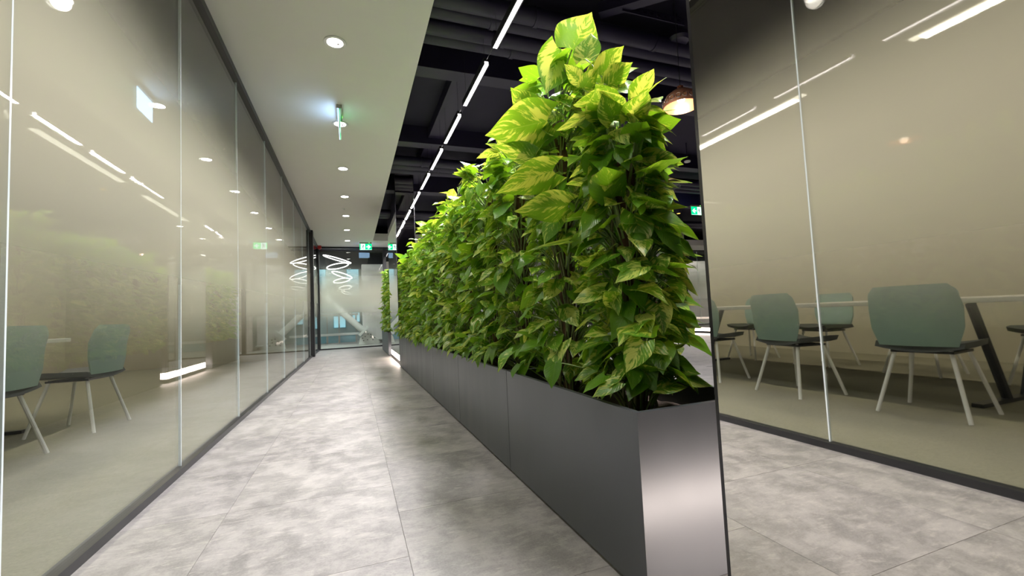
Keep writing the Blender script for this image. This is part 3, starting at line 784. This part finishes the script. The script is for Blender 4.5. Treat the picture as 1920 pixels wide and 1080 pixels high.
def pothos(px, py, seed, label, n_parts, n_rest, top=1.93, R=.235, hero=(), size=(.072, .118), leaf_big=1.0, taper=.38):
    r = random.Random(seed)
    e = empty('pothos_plant', (px, py, .40)); tag(e, label, 'plant', 'climbing pothos plants in the planters')
    inv = Matrix.Translation((-px, -py, -.40))
    # pole
    mb = MB(); prof = []
    for k in range(30): prof.append((.034 + .006*math.sin(k*2.1) + r.uniform(-.003,.003), .0 + k*(top-.55)/29))
    mb.lathe(prof, (px, py, .39), 12); mb.build('moss_pole', 'moss_pole', e, True)
    # vines winding up the pole
    mb = MB()
    for k in range(7):
        a0 = r.uniform(0, 6.28); ww = r.uniform(-1.2, 1.2); pts = []
        h = r.uniform(.75, 1.0)*(top-.5)
        for q in range(14):
            f = q/13; a = a0 + ww*f + .3*math.sin(f*9+a0); rr = .05 + .016*math.sin(f*11+k)
            pts.append((px+rr*math.cos(a), py+rr*math.sin(a), .40+h*f))
        mb.tube(pts, .0055, 5)
    tag(mb.build('vines', 'vine_brown', e, True), kind='stuff')
    items = []; pet = MB()
    for b, t, w, fc in hero:
        b = Vector(b); t = Vector(t); d = t - b; L = d.length/1.0
        nrm = (Vector((0,0,1))*(1-fc) + VIEW*fc + Vector((-.2,0,.25))) if fc > 0 else Vector((0,0,1)) + VIEW*fc
        items.append((b, d, nrm, L, hero_mesh(w, r.uniform(.05,.22), r.uniform(.04,.14), r.uniform(-.2,.2), r.uniform(.02,.07)), -99))
    total = n_parts + n_rest - len(hero)
    for k in range(total):
        f = (k + r.random())/total
        z = .47 + (top - .45)*(f**.96)
        hz = (z-.47)/(top-.47)
        a = r.uniform(0, 2*math.pi)
        rad = R*(1.12 - taper*hz)*(1.0 + .10*math.sin(3.1*seed + z*5))
        rb = rad*r.choice((r.uniform(.45,.8), r.uniform(.72,1.0), r.uniform(.72,1.0)))
        o = Vector((math.cos(a), math.sin(a), 0))
        L = r.uniform(*size)*leaf_big*(1.0 + .35*max(0, hz-.75)/.25*r.random() + (.35 if r.random() < .10 else 0))
        base = Vector((px, py, z + r.uniform(0,.05))) + Vector((o.x*rb*.88, o.y*rb, 0))
        aj = a + r.uniform(-.75, .75)
        el = -r.uniform(.0, .75) if r.random() < .78 else (-r.uniform(.7, 1.2) if r.random() < .5 else r.uniform(0, .7))
        if hz > .93: el = r.uniform(-.5, .9)
        d = Vector((math.cos(aj)*math.cos(el), math.sin(aj)*math.cos(el), math.sin(el)))
        tipz = base.z + d.z*L
        if tipz < .515: base.z += .515 - tipz + r.uniform(0,.03)
        # keep a leaf clear of the column before the near end
        tip = base + d*L
        if tip.y < .86: base.y += .86 - tip.y
        if tip.y > 7.60 and py < 8: base.y -= tip.y - 7.60
        if tip.y < 9.6 and py > 8: base.y += 9.6 - tip.y
        side = Vector((-math.sin(aj), math.cos(aj), 0))
        nrm = Vector((0,0,1)) + o*r.uniform(.0,.5) + side*r.uniform(-.5,.5)
        vis = (base - Vector((0,0,base.z))).length - 0
        facing = o.dot(Vector((-px*1.0 - .25, -py, 0)).normalized()*.75 + Vector((-1,0,0))*.25)
        score = -(facing*.6 + rb/R*.7 + hz*.15) + r.uniform(-.12,.12)
        items.append((base, d, nrm, L, None, score))
    for k in range((3 if py < 2 else 6) if py < 8 else 0):            # leaves spilling over the front rim
        base = Vector((XF + r.uniform(.0,.04), py + r.uniform(-.26,.26), r.uniform(.525,.60)))
        if base.y < 1.04: base.y = 1.04 + r.random()*.1
        aj = math.pi + r.uniform(-.7,.7); el = -r.uniform(.35,1.1)
        items.append((base, Vector((math.cos(aj)*math.cos(el), math.sin(aj)*math.cos(el), math.sin(el))), Vector((-.45, r.uniform(-.5,.2), 1)), r.uniform(.075,.115), None, -3))
    items.sort(key=lambda q: q[5])
    for q, (b, d, nrm, L, me, sc) in enumerate(items):
        # petiole: rises from the pole and arches out to the blade
        o = Vector((b.x-px, b.y-py, 0)); ol = max(o.length, .01); on = o/ol
        s = Vector((px, py, max(.41, b.z - r.uniform(.05,.15)))) + on*.045
        mid = s*.45 + b*.55 + Vector((0,0,r.uniform(.01,.035)))
        bb = b - d.normalized()*.006
        pts = [s*(1-f)**2 + mid*(2*f*(1-f)) + bb*f*f for f in (0,.25,.5,.75,1)]
        if q < n_parts or q % 2 == 0: pet.tube(pts, [.0034,.003,.0027,.0024,.002] if L < .15 else [.0055,.005,.0045,.004,.0032], 4, False)
    tag(pet.build('petioles', 'stem_green', e, True), kind='stuff')
    mats = []
    for q, (b, d, nrm, L, me, sc) in enumerate(items):
        M = leaf_matrix(b, d, nrm, L)
        if q < n_parts:
            o = bpy.data.objects.new('leaf', me or LEAVES[r.randrange(14)][0]); COL.objects.link(o)
            o.parent = e; o.matrix_basis = inv @ M
        else: mats.append(M)
    if mats:
        V, F, UV, S = [], [], [], []
        for M in mats:
            gm = LEAVES[r.randrange(14)][1]; n0 = len(V); sd = r.random()
            V += [tuple(M @ Vector(p)) for p in gm[0]]; F += [tuple(n0+i for i in f) for f in gm[1]]; UV += gm[2]; S += [sd]*len(gm[0])
        me = bpy.data.meshes.new('foliage'); me.from_pydata(V, [], F); add_uv(me, UV, S); me.materials.append(MATS['pothos_leaf'])
        o = bpy.data.objects.new('foliage', me); COL.objects.link(o); o.parent = e; o.matrix_basis = inv
        tag(o, kind='stuff')
    return e
PX = XF + .215
pl_names = ['variegated pothos on a pole closest to the viewer, at the planter end panel', 'variegated pothos with the biggest backlit leaves, second in the row']
for i in range(2, 12):
    pl_names.append('variegated pothos on a pole, %s in the planter row from the viewer' % ['third','fourth','fifth','sixth','seventh','eighth','ninth','tenth','eleventh','twelfth'][i-2])
h1 = [q for i, q in enumerate(HERO) if i not in (0,2,3,4,5,6,7,8,9)]
h2 = [HERO[i] for i in (0,2,3,4,5,6,7,8,9)]
for i in range(12):
    y = 1.0 + PL*(i//2) + (.29 if i % 2 == 0 else .79)
    npart = 300 if i < 6 else 220
    pothos(PX + rnd.uniform(-.015,.02), y, 100+i, pl_names[i], npart, 130 if i < 6 else 160, top=(1.48 if i == 0 else 1.84 if i == 1 else 1.76+rnd.uniform(-.05,.05)),
           R=(.18 if i == 0 else .205 if i == 1 else .235), hero=(h1 if i == 0 else h2 if i == 1 else ()), size=((.070,.115) if i < 2 else (.070,.112)), taper=(.55 if i == 0 else .5 if i == 1 else .38))
for i in range(4):
    pothos(PX, 10.0 + .53*i, 300+i, 'variegated pothos beyond the far mirror column, %s one' % ['first','second','third','fourth'][i], 100, 200, top=1.9)

# ------------------------------------------------------------------ open office beyond the plants
def pendant(c, dia, label, lit, shade_mat, glass=False):
    x, y, z = c; e = empty('pendant_lamp', c); tag(e, label, 'pendant lamp', 'office pendant lamps')
    R = dia/2
    prof = [(R, 0), (R*.97, .05), (R*.80, .105), (R*.45, .145), (R*.16, .155), (R*.16, .19)]
    inner = [(R*.16, .15), (R*.43, .137), (R*.77, .099), (R*.94, .048), (R*.97, 0)]
    MB().lathe(prof + inner + [prof[0]], c, 32, False, False).build('shade', shade_mat, e, True)
    MB().tube([(x, y, z+.19), (x, y, DZ)], .003, 6).build('cord', 'black_frame', e)
    MB().lathe([(.018,.11),(.02,.16)], c, 12).build('socket', 'black_frame', e, True)
    pts = [(.035*math.sin(a*math.pi/8), .075-.038*math.cos(a*math.pi/8)) for a in range(1, 8)]
    MB().lathe(pts, c, 16).build('light_bulb', 'bulb' if lit else 'acrylic_edge', e, True)
    if lit:
        for k in range(18):
            a = 2*math.pi*k/18
            MB().torus((x+R*1.0*math.cos(a), y+R*math.sin(a), z+.045), .02, .0025, Matrix.Rotation(a, 3, 'Z') @ Matrix.Rotation(math.pi/2, 3, 'Y'), 12, 5).build('rim_loop', 'chrome', e, True)
    return e
p1 = pendant((2.82, 3.0, 2.565), .32, 'lit copper lined pendant lamp with beaded rim beside the near plant', True, 'copper')
L = bpy.data.lights.new('pendant_lamp_light', 'POINT'); L.energy = 2.2; L.color = (1, .8, .6); L.shadow_soft_size = .04
lo = bpy.data.objects.new('pendant_lamp_light', L); COL.objects.link(lo); lo.location = (2.82, 3.0, 2.58); lo.parent = p1; lo.matrix_parent_inverse = Matrix.Translation(-Vector(p1.location))
pendant((5.29, 6.0, 2.83), .32, 'unlit clear glass pendant lamp below the copper one', False, 'clear_glass')
pendant((10.2, 11.7, 3.02), .34, 'small lit pendant lamp deep in the office behind the leaves', True, 'copper')
def spotlight(x, y, z, label):
    e = empty('spotlight', (x, y, z)); tag(e, label, 'spotlight', 'amber spotlights of the office')
    MB().lathe([(.05,0),(.055,.012),(.055,.11),(.03,.13)], (x,y,z), 20).build('can', 'dark_duct', e, True)
    MB().lathe([(.042,-.004),(.045,-.0005)], (x,y,z), 20).build('lens', 'spot_amber', e, True)
    MB().tube([(x, y, z+.13), (x, y, DZ)], .006, 6).build('stem', 'dark_duct', e)
spotlight(4.9, 5.7, 3.28, 'amber spotlight right of the near plant below the copper pendant')
spotlight(8.55, 9.49, 3.34, 'amber spotlight near the office exit sign')
spotlight(2.25, 9.43, 3.28, 'amber spotlight above the far plants')
spotlight(2.2, 6.76, 3.28, 'amber spotlight showing between the upper leaves')
sd = empty('smoke_detector', (5.55, 5.86, 3.3)); tag(sd, 'white smoke detector on a drop rod in the dark office ceiling', 'smoke detector')
MB().lathe([(.02,-.03),(.05,-.02),(.055,.0)], (5.55,5.86,3.3), 20).build('body', 'white_paint', sd, True)
MB().tube([(5.55,5.86,3.3), (5.55,5.86,DZ)], .008, 6).build('drop_rod', 'dark_duct', sd)
# counter deep in the office
ct = empty('counter', (19.5, 22.6, 0)); tag(ct, 'dark counter with brown wooden top deep in the office', 'counter')
box('body', 'dark_wall', ct, 14.5, 23.5, 22.2, 23.0, .0, .93)
box('worktop', 'walnut', ct, 14.4, 23.6, 22.1, 23.05, .931, 1.15)
sh = empty('wall_shelf', (19.0, 23.8, 1.6)); tag(sh, 'dark shelving with brown boards above the counter', 'shelf')
for z in (1.65, 2.15, 2.65): box('board', 'walnut', sh, 14.5, 23.5, 23.7, 23.995, z, z+.04)
for x in (14.5, 16.7, 18.9, 21.1, 23.4): box('upright', 'black_frame', sh, x, x+.04, 23.7, 23.995, 1.3, 2.95)
pp = empty('potted_plant', (19.9, 21.4, 0)); tag(pp, 'small green plant in white pot on the office floor before the counter', 'plant')
MB().lathe([(.16,0),(.2,.02),(.24,.42),(.22,.44),(.2,.40)], (19.9,21.4,0), 20).build('pot', 'white_paint', pp, True)
r = random.Random(3); mb = MB()
for k in range(9):
    a = r.uniform(0,6.28); hh = r.uniform(.6,1.5)
    mb.tube([(19.9,21.4,.38),(19.9+.1*math.cos(a),21.4+.1*math.sin(a),.4+hh*.6),(19.9+.35*math.cos(a),21.4+.35*math.sin(a),.4+hh)], .012, 5)
mb.build('stems', 'stem_green', pp, True)
for k in range(60):
    a = r.uniform(0,6.28); rr = r.uniform(.05,.4); z = r.uniform(.7,1.9); el = r.uniform(-.6,.6)
    o = bpy.data.objects.new('leaf', LEAVES[k % 14][0]); COL.objects.link(o); o.parent = pp
    o.matrix_basis = Matrix.Translation((-19.9,-21.4,0)) @ leaf_matrix(Vector((19.9+rr*math.cos(a), 21.4+rr*math.sin(a), z)), Vector((math.cos(a)*math.cos(el), math.sin(a)*math.cos(el), math.sin(el))), Vector((0,0,1)), r.uniform(.2,.32))
for i, (x, y) in enumerate([(5.5, 8.5), (8.0, 5.0), (13.0, 10.0), (17.0, 20.0)]):
    e = empty('office_lamp', (x, y, 3.4)); tag(e, 'dark framed flat lamp under the open office ceiling, %s' % ['behind the middle planters', 'right of the copper pendant', 'beyond the office column', 'before the counter'][i], 'ceiling light', 'office ceiling lamps')
    box('frame', 'dark_duct', e, x-.3, x+.3, y-.06, y+.06, 3.40, 3.44)
    area('office_lamp_light', (x, y, 3.385), .5, 45, (1, .93, .85), (0,0,0), .1, 110, e)
    box('diffuser', 'panel_light', e, x-.28, x+.28, y-.045, y+.045, 3.392, 3.3999)
    for s in (-.2, .2): MB().tube([(x+s, y, 3.44), (x+s, y, DZ)], .003, 4).build('hanger_rod', 'dark_duct', e)

# ------------------------------------------------------------------ meeting table and chairs
tb = empty('meeting_table', (-3.0, 3.2, 0)); tag(tb, 'pale meeting table with black legs behind the left glass', 'table')
box('tabletop', 'table_top', tb, -3.55, -2.45, 1.2, 5.2, .71, .745, .006)
for y in (1.7, 4.7):
    for s in (-1, 1): MB().tube([(-3.0+s*.12, y, .02), (-3.0+s*.45, y, .70)], .03, 8).build('leg', 'black_frame', tb, True)
    box('foot_rail', 'black_frame', tb, -3.5, -2.5, y-.03, y+.03, .005, .03)
def chair(name_label, x, y, rz):
    e = empty('chair', (x, y, 0.004)); tag(e, name_label, 'chair', 'meeting room chairs')
    R = Matrix.Rotation(rz, 4, 'Z')
    inv = Matrix.Translation((x, y, .004)) @ R
    def put(mb, nm, mat, smooth=False, bevel=0):
        mb.v = [tuple(inv @ Vector(p)) for p in mb.v]; mb.build(nm, mat, e, smooth, bevel)
    s = MB(); n = 8
    def shell(prof, nm, mat, th):
        mb = MB(); k = len(prof)
        for side in (0, 1):
            for (yy, zz, w, curve) in prof:
                for j in range(n+1):
                    q = -1+2*j/n
                    mb.v.append((q*w, yy + curve*(q*q) + (th if side else 0)*.6, zz + (.03*q*q if abs(curve) < .03 else 0) - (th if side else 0)))
        for side in (0,1):
            o = side*k*(n+1)
            for i in range(k-1):
                for j in range(n): mb.f.append((o+i*(n+1)+j, o+i*(n+1)+j+1, o+(i+1)*(n+1)+j+1, o+(i+1)*(n+1)+j))
        o = k*(n+1)
        for i in range(k-1):
            for j in (0, n): mb.f.append((i*(n+1)+j, (i+1)*(n+1)+j, o+(i+1)*(n+1)+j, o+i*(n+1)+j))
        for j in range(n):
            for i in (0, k-1): mb.f.append((i*(n+1)+j, i*(n+1)+j+1, o+i*(n+1)+j+1, o+i*(n+1)+j))
        put(mb, nm, mat, True)
    shell([(-.22,.45,.21,.0),(-.1,.455,.235,.0),(.05,.45,.24,.0),(.17,.445,.225,.0)], 'seat', 'chair_dark', .035)
    shell([(.20,.47,.20,-.03),(.235,.58,.235,-.06),(.25,.70,.24,-.07),(.27,.80,.225,-.06),(.275,.84,.19,-.05)], 'backrest', 'chair_shell', .02)
    for sx in (-1, 1):
        for sy in (-1, 1): put(MB().tube([(sx*.14, sy*.12, .42), (sx*.23, sy*.22, .0)], .012, 8), 'leg', 'white_paint', True)
    put(MB().box(-.16,.16,-.14,.14,.40,.415), 'seat_frame', 'black_frame')
cl = ['nearest', 'second', 'third', 'fourth']
for i, y in enumerate((1.75, 2.65, 3.6, 4.6)):
    chair('green backed chair with white legs on the glass side of the table, %s' % cl[i], -2.15 + .05*(i % 2), y, -math.pi/2 + (.15 if i == 1 else -.1))
    chair('green backed chair with white legs on the wall side of the table, %s' % cl[i], -3.85, y, math.pi/2 + (.1 if i == 2 else 0))
